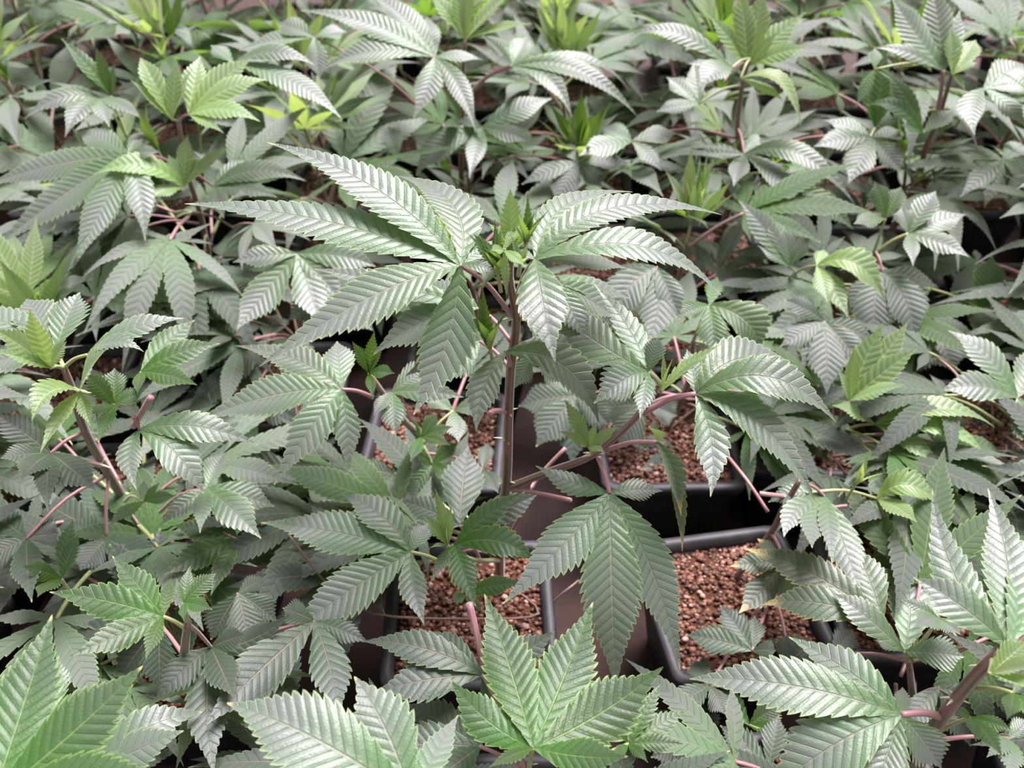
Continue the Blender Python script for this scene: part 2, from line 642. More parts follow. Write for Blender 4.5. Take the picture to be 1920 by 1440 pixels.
# ---------------------------------------------------------------- leaf designs that the fuller plants share
def leaf_design(kind, seed):
    R = random.Random(seed)
    spec = {
        7: [(0, 1.0), (27, .94), (-27, .94), (62, .74), (-62, .74), (112, .36), (-112, .36)],
        5: [(0, 1.0), (38, .86), (-38, .86), (88, .50), (-88, .50)],
        3: [(0, 1.0), (46, .72), (-46, .72)],
    }[kind['n']]
    pl = kind.get('stalk', .5)
    st = tube_arrays([(0, 0, 0), (pl * .55, 0, pl * .10), (pl, 0, pl * .08)], [.016, .013, .012], 6)
    J = np.array([pl, 0, pl * .08])
    out = []
    droop, pitch, wr = kind.get('droop', .3), kind.get('pitch', 0.0), kind.get('w', .215)
    for ang, ln in spec:
        a = math.radians(ang + R.uniform(-7, 7))
        L = ln * R.uniform(.93, 1.07)
        dz = pitch + R.uniform(-.08, .08)
        hd = np.array([math.cos(a), math.sin(a), 0])
        dr = droop * R.uniform(.75, 1.3) * ln
        T = J + hd * L * math.cos(dz) * (1 - .18 * dr) + np.array([0, 0, L * (math.sin(dz) - dr)])
        M = J + hd * L * .5 * math.cos(dz) + np.array([0, 0, L * (.5 * math.sin(dz) - dr * .28)])
        nt = max(9, int(19 * ln))
        out.append(leaflet_arrays(J, M, T, L * wr * R.uniform(.92, 1.08), (hd[0] * -.1, hd[1] * -.1, 1), nt, 7,
                                  kind.get('fold', .22), .22, .62, .10, R))
    return st, out


KINDS = {
    'flat': dict(n=7, droop=.16, pitch=.12),
    'arch': dict(n=7, droop=.38, pitch=.16),
    'five': dict(n=5, droop=.28, pitch=.08, w=.225),
    'droop': dict(n=7, droop=.62, pitch=.05, w=.225),
    'small': dict(n=5, droop=.22, pitch=.15, w=.22, stalk=.35),
    'up': dict(n=5, droop=.05, pitch=.75, w=.22, stalk=.25, fold=.4),
    'tri': dict(n=3, droop=.2, pitch=.2, w=.235, stalk=.3),
}
LIB = {}


def design(kind, mat, var, stalk):
    key = (kind, mat, var, stalk)
    if key not in LIB:
        st, lf = leaf_design(KINDS[kind], hash_seed(kind, var))
        sm = make_mesh('leaf_stalk', *st[:2], MAT[stalk], st[2])
        sub = [make_mesh('leaflet', V, Q, MAT[mat], co) for V, Q, co in lf]
        LIB[key] = (sm, sub)
    return LIB[key]


def hash_seed(kind, var):
    return sum((i + 1) * ord(ch) for i, ch in enumerate(kind)) * 10 + var


def lib_leaf(pl, node, az, elev, size, kind, mat='leaf', stalk='pink', roll=0.0):
    """a leaf of a shared design set on the plant: stalk and leaflets are separate objects"""
    sm, sub = design(kind, mat, pl.R.randrange(3), stalk)
    o = bpy.data.objects.new('leaf', sm)
    col.objects.link(o)
    o.parent = pl.o
    m = Matrix.Translation(node - pl.c) @ Matrix.Rotation(az, 4, 'Z') @ Matrix.Rotation(-elev, 4, 'Y') @ Matrix.Rotation(roll, 4, 'X') @ Matrix.Diagonal((size, size, size, 1))
    o.matrix_local = m
    for me in sub:
        c = bpy.data.objects.new('leaflet', me)
        col.objects.link(c)
        c.parent = o
    return o


def fill_plant(pl, H, lean=(0, 0), nn=6, size=.075, z0=.03, top=True, shoots=.6, low_mat='old_shaded', dens=1.0, keep=None):
    """stem with opposite leaves, side shoots and a pale young tip"""
    R = pl.R
    base = pl.c.copy()
    tip = base + Vector((lean[0], lean[1], H))
    bow = Vector((R.uniform(-.012, .012), R.uniform(-.012, .012), 0))

    def on(t):
        return base.lerp(tip, t) + bow * (4 * t * (1 - t)) 
    pl.stem([on(0) - UP * .004, on(.33), on(.66), on(1)], .0030, .0013)
    az = R.uniform(0, math.pi)
    for k in range(nn):
        t = (z0 + (H - z0) * (k / (nn - 1)) ** .92 * .97) / H
        node = on(t)
        az += math.radians(90 + R.uniform(-25, 25))
        f = k / (nn - 1)
        for side in (0, 1):
            if R.random() > dens:
                continue
            a = az + side * math.pi + R.uniform(-.25, .25)
            if keep and not keep(a, node):
                continue
            s = size * (.78 + .42 * math.sin(math.pi * min(1, f * .8 + .15))) * R.uniform(.85, 1.15)
            if f < .35:
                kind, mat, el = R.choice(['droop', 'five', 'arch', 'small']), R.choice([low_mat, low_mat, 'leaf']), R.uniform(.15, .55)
            elif f < .85:
                kind, mat, el = R.choice(['arch', 'flat', 'arch', 'droop', 'five']), R.choice(['leaf', 'leaf', 'leaf', 'fresh']), R.uniform(.25, .7)
            else:
                kind, mat, el = R.choice(['flat', 'up', 'small']), R.choice(['leaf', 'fresh', 'young']), R.uniform(.35, .8)
                s *= .8
            lib_leaf(pl, node, a, el, s, kind, mat, R.choice(['pink', 'pink', 'green', 'stem']), R.uniform(-.3, .3))
            if .12 < f < .9 and R.random() < shoots:
                bl = R.uniform(.022, .06) * (1.15 - f * .6)
                d = nv(Vector((math.cos(a), math.sin(a), R.uniform(.8, 1.5))))
                e = node + d * bl
                pl.stem([node, node + d * bl * .5 + UP * .002, e], .0015, .0010, R.choice(['green', 'stem']), 'branch', 0)
                pl.sprout(e, R.uniform(.03, .05), 5, R.choice(['fresh', 'young', 'fresh']), d + UP * .8, .5)
                for q in range(R.choice((1, 1, 2))):
                    lib_leaf(pl, e, a + (1.3 if q else -1.3) + R.uniform(-.4, .4), R.uniform(.2, .8), size * R.uniform(.45, .7), R.choice(['small', 'tri', 'five']), R.choice(['fresh', 'leaf', 'leaf']), 'green')
    if top:
        for k in range(3):
            lib_leaf(pl, on(.985), az + k * 2.1 + R.uniform(-.3, .3), R.uniform(.5, 1.0), size * R.uniform(.5, .75), R.choice(['up', 'small']), R.choice(['young', 'fresh']), 'green')
        pl.sprout(on(1), R.uniform(.05, .07), 9, 'young', (lean[0], lean[1], H), .42)
    return pl


def project(p):
    v = p - CAMV
    d = v.y * CT - v.z * ST
    return 960 + F_PX * v.x / d, 720 - F_PX * (v.y * ST + v.z * CT) / d


# openings between the leaves where soil, rims or a bare stem are seen
OPEN = [(715, 1060, 1055, 1190), (715, 1190, 800, 1300), (1245, 985, 1400, 1230), (1400, 1000, 1500, 1200), (1120, 800, 1310, 915),
        (1225, 905, 1420, 1000), (690, 745, 800, 890), (620, 1130, 720, 1290), (905, 690, 1000, 1010), (1540, 1235, 1880, 1300)]


def in_open(p):
    x, y = project(p)
    return any(a <= x <= c and b <= y <= d for a, b, c, d in OPEN)


def undergrowth(pl, n, zlo, zhi, size=.07, kinds=('droop', 'five', 'arch', 'small'), mats=('old_shaded', 'old_shaded', 'leaf', 'fresh'), reach=.05, az=None):
    """lower leaves on side branches of a plant, kept out of the openings"""
    R = pl.R
    made = 0
    for _ in range(n * 4):
        if made >= n:
            break
        a = R.uniform(0, 6.283) if az is None else R.uniform(*az)
        z = R.uniform(zlo, zhi)
        near = min(pl.nodes, key=lambda p: abs(p.z - z)) if pl.nodes else pl.c
        foot = Vector((near.x, near.y, min(near.z, z)))
        d = Vector((math.cos(a), math.sin(a), 0))
        r = R.uniform(.0, reach)
        node = Vector((near.x, near.y, 0)) + d * r + UP * z
        s = size * R.uniform(.75, 1.2)
        spots = [node + d * s * .5, node + d * s * .9, node + d * s * 1.35 - UP * s * .25, node + d * s + d.cross(UP) * s * .6, node + d * s - d.cross(UP) * s * .6]
        spots += [foot.lerp(node, .35), foot.lerp(node, .7)]
        if any(in_open(q) for q in spots):
            continue
        if r > .012:
            pl.stem([foot, (foot + node) / 2 + UP * .003, node], .0013, .0009, R.choice(['stem', 'stem', 'green']), 'branch', 0)
            pl.nodes = pl.nodes[:-3]
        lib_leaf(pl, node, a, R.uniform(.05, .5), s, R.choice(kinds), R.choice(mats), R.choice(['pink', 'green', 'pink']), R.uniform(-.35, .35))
        made += 1


# ---------------------------------------------------------------- the tall plant in the middle
m = Plant(-.009, .3725, 'tallest plant in sharp focus, bare reddish stem and wide spread leaves above the middle pot', 11)
m.main_stem((938, 1000, 0), (950, 900, 0), (953, 790, 0), (958, 690, 0), (968, 600, 0), (955, 520, 0), (962, 455, 0), r0=.0036, r1=.002)
# the two great leaves at the top
m.leaf((862, 497, -.012), [
    (500, 267, .055, 98, 700, 352), (345, 382, .03, 104, 610, 415), (485, 688, -.055, 122, 690, 560), (775, 778, -.065, 112, 838, 640),
    (745, 330, .07, 98, 848, 385), (948, 466, .012, 40, 905, 470), (940, 522, -.02, 30, 905, 500)], att=(958, 590, 0), r=.0013, n=.3, corr=.8)
m.leaf((1004, 487, -.018), [
    (1187, 360, .06, 66, 1062, 385), (1354, 403, .035, 80, 1150, 390), (1353, 555, -.02, 88, 1200, 462), (1041, 679, -.075, 100, 1016, 560),
    (1182, 506, .03, 62, 1100, 488), (962, 470, -.01, 30)], att=(968, 560, 0), stalk='green', r=.0014, n=.3, corr=.8)
# young growth at the top
m.leaf((963, 468, -.006), [(957, 354, .0, 44, 958, 405), (997, 402, -.006, 36, 985, 430), (936, 395, .0, 26), (915, 418, .0, 22), (975, 420, -.01, 24), (1000, 455, -.03, 24), (905, 455, -.01, 20)], mat='young', stalk='green', n=.35)
m.leaf((925, 500, -.012), [(888, 438, -.01, 26), (940, 430, -.012, 22), (905, 540, -.03, 22), (950, 465, -.02, 24)], mat='fresh', stalk='green', n=.7)
m.leaf((945, 470, -.03), [(968, 425, -.02, 20), (920, 470, -.04, 22), (985, 500, -.045, 24), (950, 560, -.04, 20)], mat='young', stalk='green', n=.7)
m.sprout((938, 488, -.02), .022, 7, 'fresh', (-.3, -.2, 1), .6)
m.sprout((975, 500, -.03), .02, 7, 'young', (.1, -.3, 1), .7)
m.sprout((935, 520, -.02), .03, 8, 'fresh', (-.1, -.2, 1), .5)
m.sprout((985, 465, -.02), .028, 6, 'fresh', (.1, -.1, 1), .5)
# leaves at the middle of the stem
m.leaf((895, 578, .03), [(588, 504, .055, 56, 720, 530), (700, 665, .02, 88, 790, 605), (800, 530, .06, 70)], att=(958, 640, 0), n=.4)
m.leaf((900, 640, .02), [(760, 705, .01, 60), (830, 720, -.01, 62), (790, 600, .05, 50)], att=(956, 690, 0), n=.5)
m.leaf((948, 660, -.014), [(893, 810, -.06, 66, 908, 725), (1123, 794, -.03, 84, 1062, 690), (1128, 668, .01, 36, 1050, 642), (905, 735, -.02, 34)], att=(958, 690, 0), n=.5)
m.leaf((1000, 660, .03), [(965, 728, .02, 50), (1060, 720, .02, 56), (1040, 590, .05, 50)], att=(960, 680, 0), n=.4)
m.sprout((920, 660, -.012), .042, 6, 'fresh', (-.12, -.1, 1), .42)
m.leaf((1040, 530, .03), [(1160, 600, .03, 70), (1100, 640, .0, 60), (1180, 560, .05, 50)], att=(970, 600, 0), n=.4)
m.tube('leaf_stub', [(950, 772, 0), (930, 770, -.012), (917, 776, -.018)], [.0016, .0016, .0018], 'pink')
m.tube('leaf_stub', [(975, 600, 0), (1020, 545, -.02), (1046, 522, -.025)], [.0011, .0011, .0014], 'pink')
for q in ((953, 772, 0), (950, 825, 0), (968, 598, 0), (953, 905, 0), (1112, 852, -.03)):
    m.spikes(q, 3)
# the long branch to the right
m.stem([(950, 915, 0), (1035, 882, -.012), (1112, 852, -.03), (1190, 785, -.03), (1235, 725, -.03)], .0026, .0016, 'stem', 'branch')
m.leaf((1215, 698, -.03), [(1112, 530, .03, 56, 1178, 615), (1035, 572, .03, 92, 1105, 632), (1113, 757, -.05, 78, 1170, 712), (1235, 632, -.02, 44), (1200, 785, -.06, 44)], att=(1238, 722, -.03), mat='leaf', stalk='green', n=.5)
m.leaf((1240, 735, -.03), [(1352, 645, -.02, 46, 1290, 690), (1330, 668, -.03, 34), (1243, 655, -.025, 16), (1262, 672, -.03, 16)], mat='young', stalk='green', n=-.2, fold=.6)
m.leaf((1305, 738, -.03), [(1568, 792, -.045, 92, 1445, 708), (1500, 695, .01, 100, 1392, 672), (1531, 948, -.075, 80, 1432, 800), (1332, 932, -.085, 70, 1334, 830), (1288, 655, .0, 46), (1340, 700, 0, 40)], att=(1205, 775, -.03), r=.0016, n=.42)
m.leaf((1232, 829, -.04), [(1277, 968, -.07, 44, 1258, 890), (1279, 1035, -.08, 30, 1268, 935), (1215, 800, -.05, 30)], att=(1135, 845, -.03), mat='dry', r=.0013, n=.2, fold=1.4, curl=0)
m.leaf((1143, 925, -.05), [(1004, 873, -.03, 52, 1072, 905), (1243, 921, -.045, 50, 1190, 918), (943, 1132, -.105, 100, 1062, 1015), (1155, 1298, -.13, 122, 1147, 1100, -.008), (1276, 1258, -.12, 96, 1222, 1070)], att=(1122, 858, -.03), r=.0014, mat='leaf', corr=.6, n=.45, fold=.12)
m.leaf((1104, 838, -.03), [(1058, 748, -.015, 32), (1048, 808, -.035, 22), (1160, 800, -.03, 26), (1118, 790, -.025, 16), (1135, 850, -.05, 18), (1085, 790, -.025, 18)], att=(1112, 852, -.03), mat='young', stalk='green', n=.5)
# low leaves on the left over the soil
m.stem([(938, 1050, 0), (890, 1050, -.03), (842, 1028, -.05)], .0018, .0012, 'green', 'branch', 0)
m.leaf((770, 1035, -.05), [(640, 927, -.005, 74, 712, 965), (488, 980, -.02, 92, 630, 998), (523, 1202, -.1, 98, 660, 1105), (796, 1172, -.1, 56, 775, 1100), (802, 982, -.03, 40)], att=(840, 1062, -.05), stalk='green', mat='leaf', r=.0013, n=.5)
m.leaf((852, 1022, -.052), [(1007, 1056, -.07, 62, 935, 1015), (892, 1137, -.09, 56, 868, 1070), (806, 1092, -.08, 26), (985, 922, -.03, 50, 915, 965)], att=(842, 1030, -.05), mat='fresh', stalk='green', n=.55)
m.leaf((840, 1022, -.055), [(816, 915, -.045, 26), (790, 962, -.055, 26), (846, 945, -.05, 18), (838, 985, -.065, 14), (805, 1028, -.07, 12)], att=(842, 1040, -.05), mat='young', stalk='green', n=.4, fold=.5)
m.leaf((862, 985, -.02), [(878, 835, .05, 84, 868, 905), (1008, 926, .0, 60, 945, 955), (750, 938, .0, 56), (720, 1010, -.03, 40)], att=(900, 1050, -.02), mat='old_shaded', n=.5)
m.leaf((872, 1112, -.05), [(985, 1092, -.06, 40), (850, 1130, -.06, 24), (905, 1150, -.07, 20), (862, 1080, -.05, 22)], mat='fresh', stalk='green', n=.5)
m.tube('twig', [(938, 1085, 0), (1010, 1150, -.03), (880, 1160, -.05), (700, 1150, -.05), (610, 1090, -.04), (540, 1000, -.02)], [.0008] * 6, 'stem', 6)
m.tube('twig', [(938, 1090, 0), (1000, 1150, -.02), (1055, 1112, -.02), (1085, 1088, -.01)], [.0008] * 4, 'stem', 6)
m.tube('leaf_stub', [(952, 915, .0), (1010, 925, -.015), (1070, 938, -.03)], [.0014, .0014, .0016], 'pink')
m.tube('leaf_stub', [(955, 1005, .0), (985, 950, .0), (1005, 900, .02), (1060, 840, .03)], [.0014] * 4, 'pink')
pot(-.03, .343, math.radians(2), 'black pot of brown grainy substrate under the tallest plant, dark twig over it')

# ---------------------------------------------------------------- plant in front of it, at the bottom edge
f = Plant(.012, .185, 'bright green plant at bottom centre edge holding one upright palm shaped leaf', 12)
f.main_stem((1005, 1500, 0), (990, 1440, 0))
f.leaf((1000, 1402, .0), [(908, 1113, .085, 104, 955, 1250), (1112, 1128, .075, 116, 1058, 1268), (1244, 1250, .035, 120, 1125, 1338), (843, 1272, .03, 82, 915, 1352), (1178, 1418, -.015, 78, 1090, 1418), (915, 1440, -.02, 30)], att=(990, 1450, 0), mat='fresh', stalk='green', n=.55)
f.leaf((905, 1265, .05), [(678, 1203, .07, 70, 790, 1215), (702, 1300, .04, 84, 800, 1275), (790, 1182, .08, 60), (1040, 1183, .07, 66, 975, 1228), (940, 1370, .03, 60)], att=(985, 1440, 0), mat='old_shaded', n=.5)
f.tube('leaf_stub', [(912, 1300, .05), (898, 1210, .065), (880, 1130, .08)], [.0017, .0017, .0019], 'pink')
f.leaf((900, 1400, .02), [(760, 1320, .05, 80), (720, 1400, .02, 90), (800, 1480, -.01, 80)], att=(990, 1450, 0), mat='old_shaded', n=.5)
f.leaf((1178, 1395, .02), [(1240, 1280, .05, 40), (1290, 1330, .04, 44), (1282, 1395, .02, 36), (1215, 1430, .0, 24), (1150, 1350, .03, 20), (1150, 1420, .01, 22)], att=(1040, 1470, 0), mat='fresh', stalk='green', n=.6)

pot(.012, .180, 0, 'black pot at bottom centre edge under the upright palm shaped leaf')

g = Plant(-.14, .15, 'plant at bottom edge left of centre with two broad pale grey leaflets', 13)
g.main_stem((790, 1600, 0))
g.leaf((772, 1500, .0), [(425, 1318, .035, 158, 590, 1385), (664, 1268, .05, 122, 725, 1372), (540, 1560, -.02, 130), (860, 1340, .05, 60)], att=(795, 1590, 0), n=.5, stalk='green')

pot(-.14, .15, .05, 'black pot at bottom edge under the two broad pale grey leaflets')

h = Plant(-.28, .15, 'plant in bottom left corner with long pale leaflets reaching up into view', 14)
h.main_stem((60, 1650, 0))
h.leaf((-15, 1500, .0), [(98, 1152, .08, 128, 45, 1320), (268, 1248, .05, 128, 140, 1370), (330, 1455, .0, 120), (-140, 1280, .05, 110)], att=(60, 1640, 0), n=.5, stalk='green', mat='fresh')
h.leaf((140, 1470, .035), [(380, 1335, .07, 86, 262, 1372), (345, 1370, .05, 80, 250, 1410), (240, 1300, .08, 70)], att=(60, 1600, 0), n=.5, mat='leaf')
h.leaf((100, 1350, .06), [(110, 1230, .09, 54), (40, 1300, .08, 50), (180, 1290, .07, 40), (60, 1420, .04, 50)], att=(60, 1600, 0), n=.5, mat='leaf')

pot(-.28, .15, -.04, 'black pot in bottom left corner under the long pale leaflets')

# ---------------------------------------------------------------- low plant on the left of the middle pot
p = Plant(-.225, .31, 'low green plant left of the middle pot, its small leaf fanned flat', 15)
p.main_stem((345, 1230, -.05), (352, 1165, -.06))
p.leaf((306, 1156, -.06), [(92, 1110, -.05, 72, 205, 1128), (210, 1042, -.02, 62, 260, 1100), (130, 1231, -.09, 62, 225, 1190), (273, 1237, -.09, 34), (322, 1083, -.03, 30)], att=(350, 1180, -.06), mat='fresh', stalk='green', n=.6)
p.leaf((345, 1130, -.06), [(406, 1074, -.045, 38), (398, 1143, -.07, 34), (357, 1060, -.04, 24), (330, 1085, -.05, 16), (345, 1165, -.08, 20)], mat='fresh', stalk='green', n=.55)
p.leaf((396, 1214, -.05), [(288, 1316, -.085, 64, 345, 1255), (402, 1455, -.12, 82, 388, 1325), (440, 1310, -.09, 66), (462, 1190, -.05, 50), (545, 1150, -.04, 60, 470, 1200)], att=(352, 1170, -.06), mat='old_shaded', n=.6, fold=.12)
p.leaf((590, 1165, -.03), [(382, 1362, -.1, 100, 490, 1255), (638, 1345, -.09, 80, 618, 1250), (692, 1205, -.04, 46), (530, 1140, -.03, 50)], att=(430, 1230, -.03), mat='old_shaded', n=.6, fold=.12)
p.leaf((447, 1112, -.01), [(395, 1200, -.03, 70), (470, 1215, -.04, 76), (520, 1165, -.02, 60), (500, 1085, .01, 40)], att=(400, 1190, -.01), mat='old_shaded', n=.6)
p.leaf((300, 1170, -.02), [(215, 1290, -.04, 80), (130, 1190, -.02, 70), (300, 1300, -.05, 70)], mat='old_shaded', n=.6)
p.leaf((300, 1110, .02), [(205, 1020, .05, 80), (300, 990, .06, 60), (260, 1060, .03, 40)], mat='old_shaded', n=.5)
pot(-.232, .318, math.radians(-6), 'black pot mostly hidden by drooping dark leaves left of the middle pot')

# ---------------------------------------------------------------- plant at the left edge
q = Plant(-.29, .42, 'plant at the left edge with a pale yellow green crown and a leaning stem', 16)
q.main_stem((205, 890, -.02), (160, 810, -.04), (135, 730, -.05), (120, 690, -.05))
q.leaf((165, 665, -.05), [(345, 597, -.03, 56, 250, 615), (270, 660, -.06, 40, 215, 640)], mat='leaf', stalk='green', n=.3)
q.leaf((105, 655, -.03), [(150, 548, .01, 78), (50, 560, .01, 92), (-60, 580, 0, 80), (-40, 690, -.04, 70)], mat='leaf', stalk='green', n=.4)
q.leaf((95, 690, -.06), [(55, 578, -.06, 44), (-15, 615, -.07, 54), (-10, 660, -.08, 40), (125, 640, -.055, 34)], mat='young', stalk='green', n=.4, fold=.4)
q.leaf((150, 735, -.06), [(200, 655, -.06, 66, 172, 690), (60, 790, -.1, 60, 95, 735), (75, 850, -.11, 34), (170, 800, -.08, 30)], mat='young', stalk='green', n=.2, fold=.5)
q.leaf((215, 760, -.05), [(160, 700, -.05, 44), (215, 690, -.03, 46), (270, 735, -.04, 36), (185, 830, -.09, 34), (160, 780, -.07, 30)], mat='fresh', stalk='green', n=.5)
q.leaf((265, 697, -.02), [(413, 644, .0, 54, 335, 662), (370, 722, -.04, 48), (365, 600, .03, 56), (258, 740, -.05, 24)], att=(250, 760, -.03), mat='fresh', stalk='green', n=.5)
q.leaf((262, 806, -.05), [(256, 918, -.095, 48, 243, 855), (382, 926, -.08, 76, 330, 850), (485, 835, -.05, 66, 370, 800), (300, 770, -.03, 40)], att=(250, 780, -.05), mat='leaf', stalk='pink', n=.5)
q.leaf((388, 915, -.05), [(515, 950, -.05, 66), (490, 1010, -.09, 70), (300, 985, -.08, 40), (420, 850, -.02, 50), (375, 1000, -.1, 40)], att=(300, 960, -.04), mat='leaf', n=.55)
q.leaf((95, 850, -.06), [(-10, 775, -.05, 60), (40, 900, -.1, 56), (180, 920, -.09, 70), (0, 860, -.08, 50), (90, 960, -.12, 50)], mat='old_shaded', n=.5)
q.leaf((270, 940, -.06), [(205, 985, -.09, 34), (330, 930, -.06, 30), (270, 900, -.04, 22), (300, 905, -.05, 16)], att=(235, 940, -.03), mat='fresh', stalk='green', n=.5)
q.leaf((445, 1012, -.06), [(325, 985, -.05, 54), (303, 1080, -.1, 56), (395, 1118, -.11, 40), (400, 960, -.04, 40)], att=(390, 990, -.05), mat='fresh', stalk='pink', n=.6)
q.leaf((115, 1085, -.11), [(138, 970, -.075, 40), (148, 1000, -.085, 36), (42, 1062, -.12, 40), (70, 1120, -.14, 40), (30, 1100, -.12, 30)], att=(130, 1110, -.11), mat='fresh', stalk='green', n=.5)
q.leaf((50, 1010, -.08), [(-40, 1060, -.1, 70), (-20, 960, -.05, 60), (110, 1000, -.07, 70), (60, 1130, -.14, 60)], mat='old_shaded', n=.5)
q.leaf((200, 1010, -.05), [(150, 1070, -.08, 70), (280, 1060, -.08, 80), (240, 960, -.02, 50), (120, 980, -.03, 60)], mat='old_shaded', n=.5)
q.tube('leaf_stub', [(188, 872, -.03), (150, 866, -.05), (118, 878, -.06)], [.0019, .0018, .002], 'pink')
q.tube('leaf_stub', [(250, 800, -.045), (268, 770, -.05), (283, 744, -.05)], [.0018, .0018, .002], 'pink')
q.spikes((188, 872, -.03), 3)
q.spikes((230, 925, -.01), 3)
pot(-.30, .45, math.radians(4), 'black pot at the left edge under the plant with yellow green crown')
pot(-.42, .30, math.radians(-3), 'black pot with a sliver of substrate showing in lower left edge')

# ---------------------------------------------------------------- plant behind the tall one, to the left
e = Plant(-.075, .465, 'plant behind tallest plant, its left leaf spread over the gap with dark upright shoot', 17)
e.main_stem((790, 830, -.02), (745, 775, -.04), (695, 705, -.05))
e.leaf((640, 730, -.055), [(440, 648, -.01, 66, 555, 675), (362, 792, -.06, 88, 510, 742), (513, 910, -.11, 80, 585, 800), (655, 885, -.1, 54, 650, 800), (632, 640, -.01, 66)], att=(700, 745, -.05), mat='leaf', r=.0013, n=.5)
e.leaf((692, 700, -.05), [(660, 640, -.05, 26), (702, 620, -.045, 26), (740, 700, -.06, 30), (700, 750, -.08, 20), (720, 640, -.045, 18)], mat='fresh', stalk='green', n=.5, fold=.4)
e.leaf((735, 735, -.045), [(742, 815, -.08, 50), (870, 745, -.06, 52), (805, 690, -.03, 60), (700, 780, -.07, 30)], att=(745, 775, -.04), mat='leaf', n=.5)
e.leaf((790, 820, -.03), [(755, 775, -.03, 24), (845, 835, -.05, 28), (820, 775, -.02, 30), (770, 865, -.06, 30), (850, 800, -.03, 26)], mat='fresh', stalk='green', n=.5)
e.leaf((810, 870, -.03), [(755, 945, -.06, 40), (860, 830, -.02, 36), (850, 900, -.05, 34), (780, 850, -.03, 24)], mat='fresh', stalk='green', n=.5)
e.leaf((690, 915, -.03), [(560, 920, -.03, 76), (585, 880, .0, 70), (610, 975, -.06, 60)], att=(790, 870, -.02), mat='old_shaded', n=.5)
e.leaf((560, 880, -.0), [(430, 880, .0, 70), (470, 960, -.04, 76), (600, 830, .04, 60)], mat='old_shaded', n=.5)
e.leaf((905, 880, -.02), [(842, 868, -.02, 44), (862, 940, -.06, 50), (935, 925, -.05, 40), (915, 830, .01, 34)], att=(800, 850, -.02), mat='old_shaded', n=.5)
e.leaf((740, 890, -.04), [(690, 960, -.08, 56), (780, 950, -.08, 54), (670, 880, -.03, 50), (760, 840, -.01, 34)], att=(790, 860, -.02), mat='old_shaded', n=.5)
e.leaf((850, 770, .0), [(800, 740, .01, 40), (860, 830, -.03, 44), (905, 760, .0, 40)], att=(795, 830, -.02), mat='leaf', stalk='green', n=.5)
e.tube('leaf_stub', [(745, 730, -.04), (760, 765, -.05), (772, 790, -.055)], [.0014] * 3, 'pink')
pot(-.066, .515, math.radians(-3), 'black pot of brown substrate behind the tallest plant, seen left of its stem')

# ---------------------------------------------------------------- plants to the right of the middle pot
a = Plant(.165, .375, 'plant right of tallest plant with drooping leaf and yellow dried leaf tips', 18)
a.main_stem((1445, 1000, 0), (1470, 950, 0), (1500, 900, .0), r0=.0024)
a.leaf((1545, 930, 0), [(1612, 1115, -.07, 70, 1582, 1020), (1440, 942, .0, 50, 1490, 925), (1470, 1008, -.04, 50, 1492, 960), (1523, 1028, -.06, 54, 1525, 980), (1560, 1060, -.07, 40)], att=(1505, 905, 0), mat='leaf', n=.4, fold=.1)
a.leaf((1655, 1165, -.085), [(1393, 1028, -.02, 78, 1520, 1075), (1428, 1134, -.06, 72, 1530, 1130), (1600, 1020, -.03, 70)], att=(1560, 1060, -.03), mat='dry', n=.5)
a.leaf((1470, 1055, -.03), [(1368, 1062, -.03, 46), (1385, 1150, -.06, 60, 1430, 1105), (1480, 1130, -.05, 60), (1420, 1010, 0, 40)], att=(1446, 1000, 0), mat='dry', n=.5)
a.leaf((1410, 1220, -.085), [(1285, 1190, -.07, 60), (1350, 1135, -.05, 56), (1415, 1155, -.06, 44), (1455, 1220, -.09, 40)], att=(1450, 1100, -.02), mat='old_shaded', n=.5)
a.leaf((1660, 960, .02), [(1740, 1090, -.05, 70), (1790, 1020, -.01, 66), (1640, 900, .03, 40), (1700, 1080, -.05, 50)], att=(1520, 960, 0), mat='leaf', n=.45)
a.leaf((1645, 935, .01), [(1770, 950, .0, 64, 1700, 910), (1720, 980, -.03, 44)], att=(1510, 925, 0), mat='young', stalk='green', n=.3)
a.sprout((1600, 915, 0), .035, 5, 'young', (.15, 0, 1), .4)
a.leaf((1330, 1285, -.1), [(1262, 1330, -.12, 56), (1300, 1240, -.08, 50), (1400, 1270, -.09, 56), (1360, 1340, -.12, 50)], att=(1440, 1120, -.03), mat='old_shaded', n=.5)
a.leaf((1480, 1250, -.08), [(1420, 1290, -.1, 50), (1540, 1250, -.08, 56), (1470, 1190, -.06, 44), (1510, 1310, -.1, 50)], att=(1450, 1110, -.02), mat='old_shaded', n=.5)
a.tube('leaf_stub', [(1440, 960, 0), (1400, 900, .02), (1360, 850, .05)], [.0012] * 3, 'pink')
a.tube('leaf_stub', [(1470, 930, 0), (1440, 927, -.01), (1424, 925, -.01)], [.0016] * 3, 'pink')
pot(.158, .352, math.radians(9), 'black pot of loose brown substrate right of the middle pot, open soil in front')

d = Plant(.285, .345, 'plant with a clipped bushy tip in the pot at lower right', 19)
d.main_stem((1712, 1310, -.06), (1705, 1240, -.07))
d.leaf((1695, 1222, -.07), [(1562, 1113, -.04, 62, 1622, 1155), (1688, 1042, .0, 82, 1705, 1130), (1808, 1232, -.08, 70), (1640, 1200, -.05, 30)], mat='leaf', stalk='green', n=.5)
d.leaf((1760, 1160, -.06), [(1690, 1125, -.05, 30), (1715, 1175, -.08, 50), (1800, 1190, -.08, 40), (1742, 1110, -.04, 30)], mat='leaf', stalk='green', n=.5)
d.sprout((1705, 1235, -.07), .016, 8, 'fresh', (0, -.1, 1), .9)
d.sprout((1715, 1215, -.065), .014, 8, 'young', (.2, -.1, 1), .9)
d.leaf((1560, 1230, -.04), [(1440, 1215, -.03, 60), (1500, 1290, -.06, 60), (1600, 1180, -.02, 50)], mat='old_shaded', n=.5)
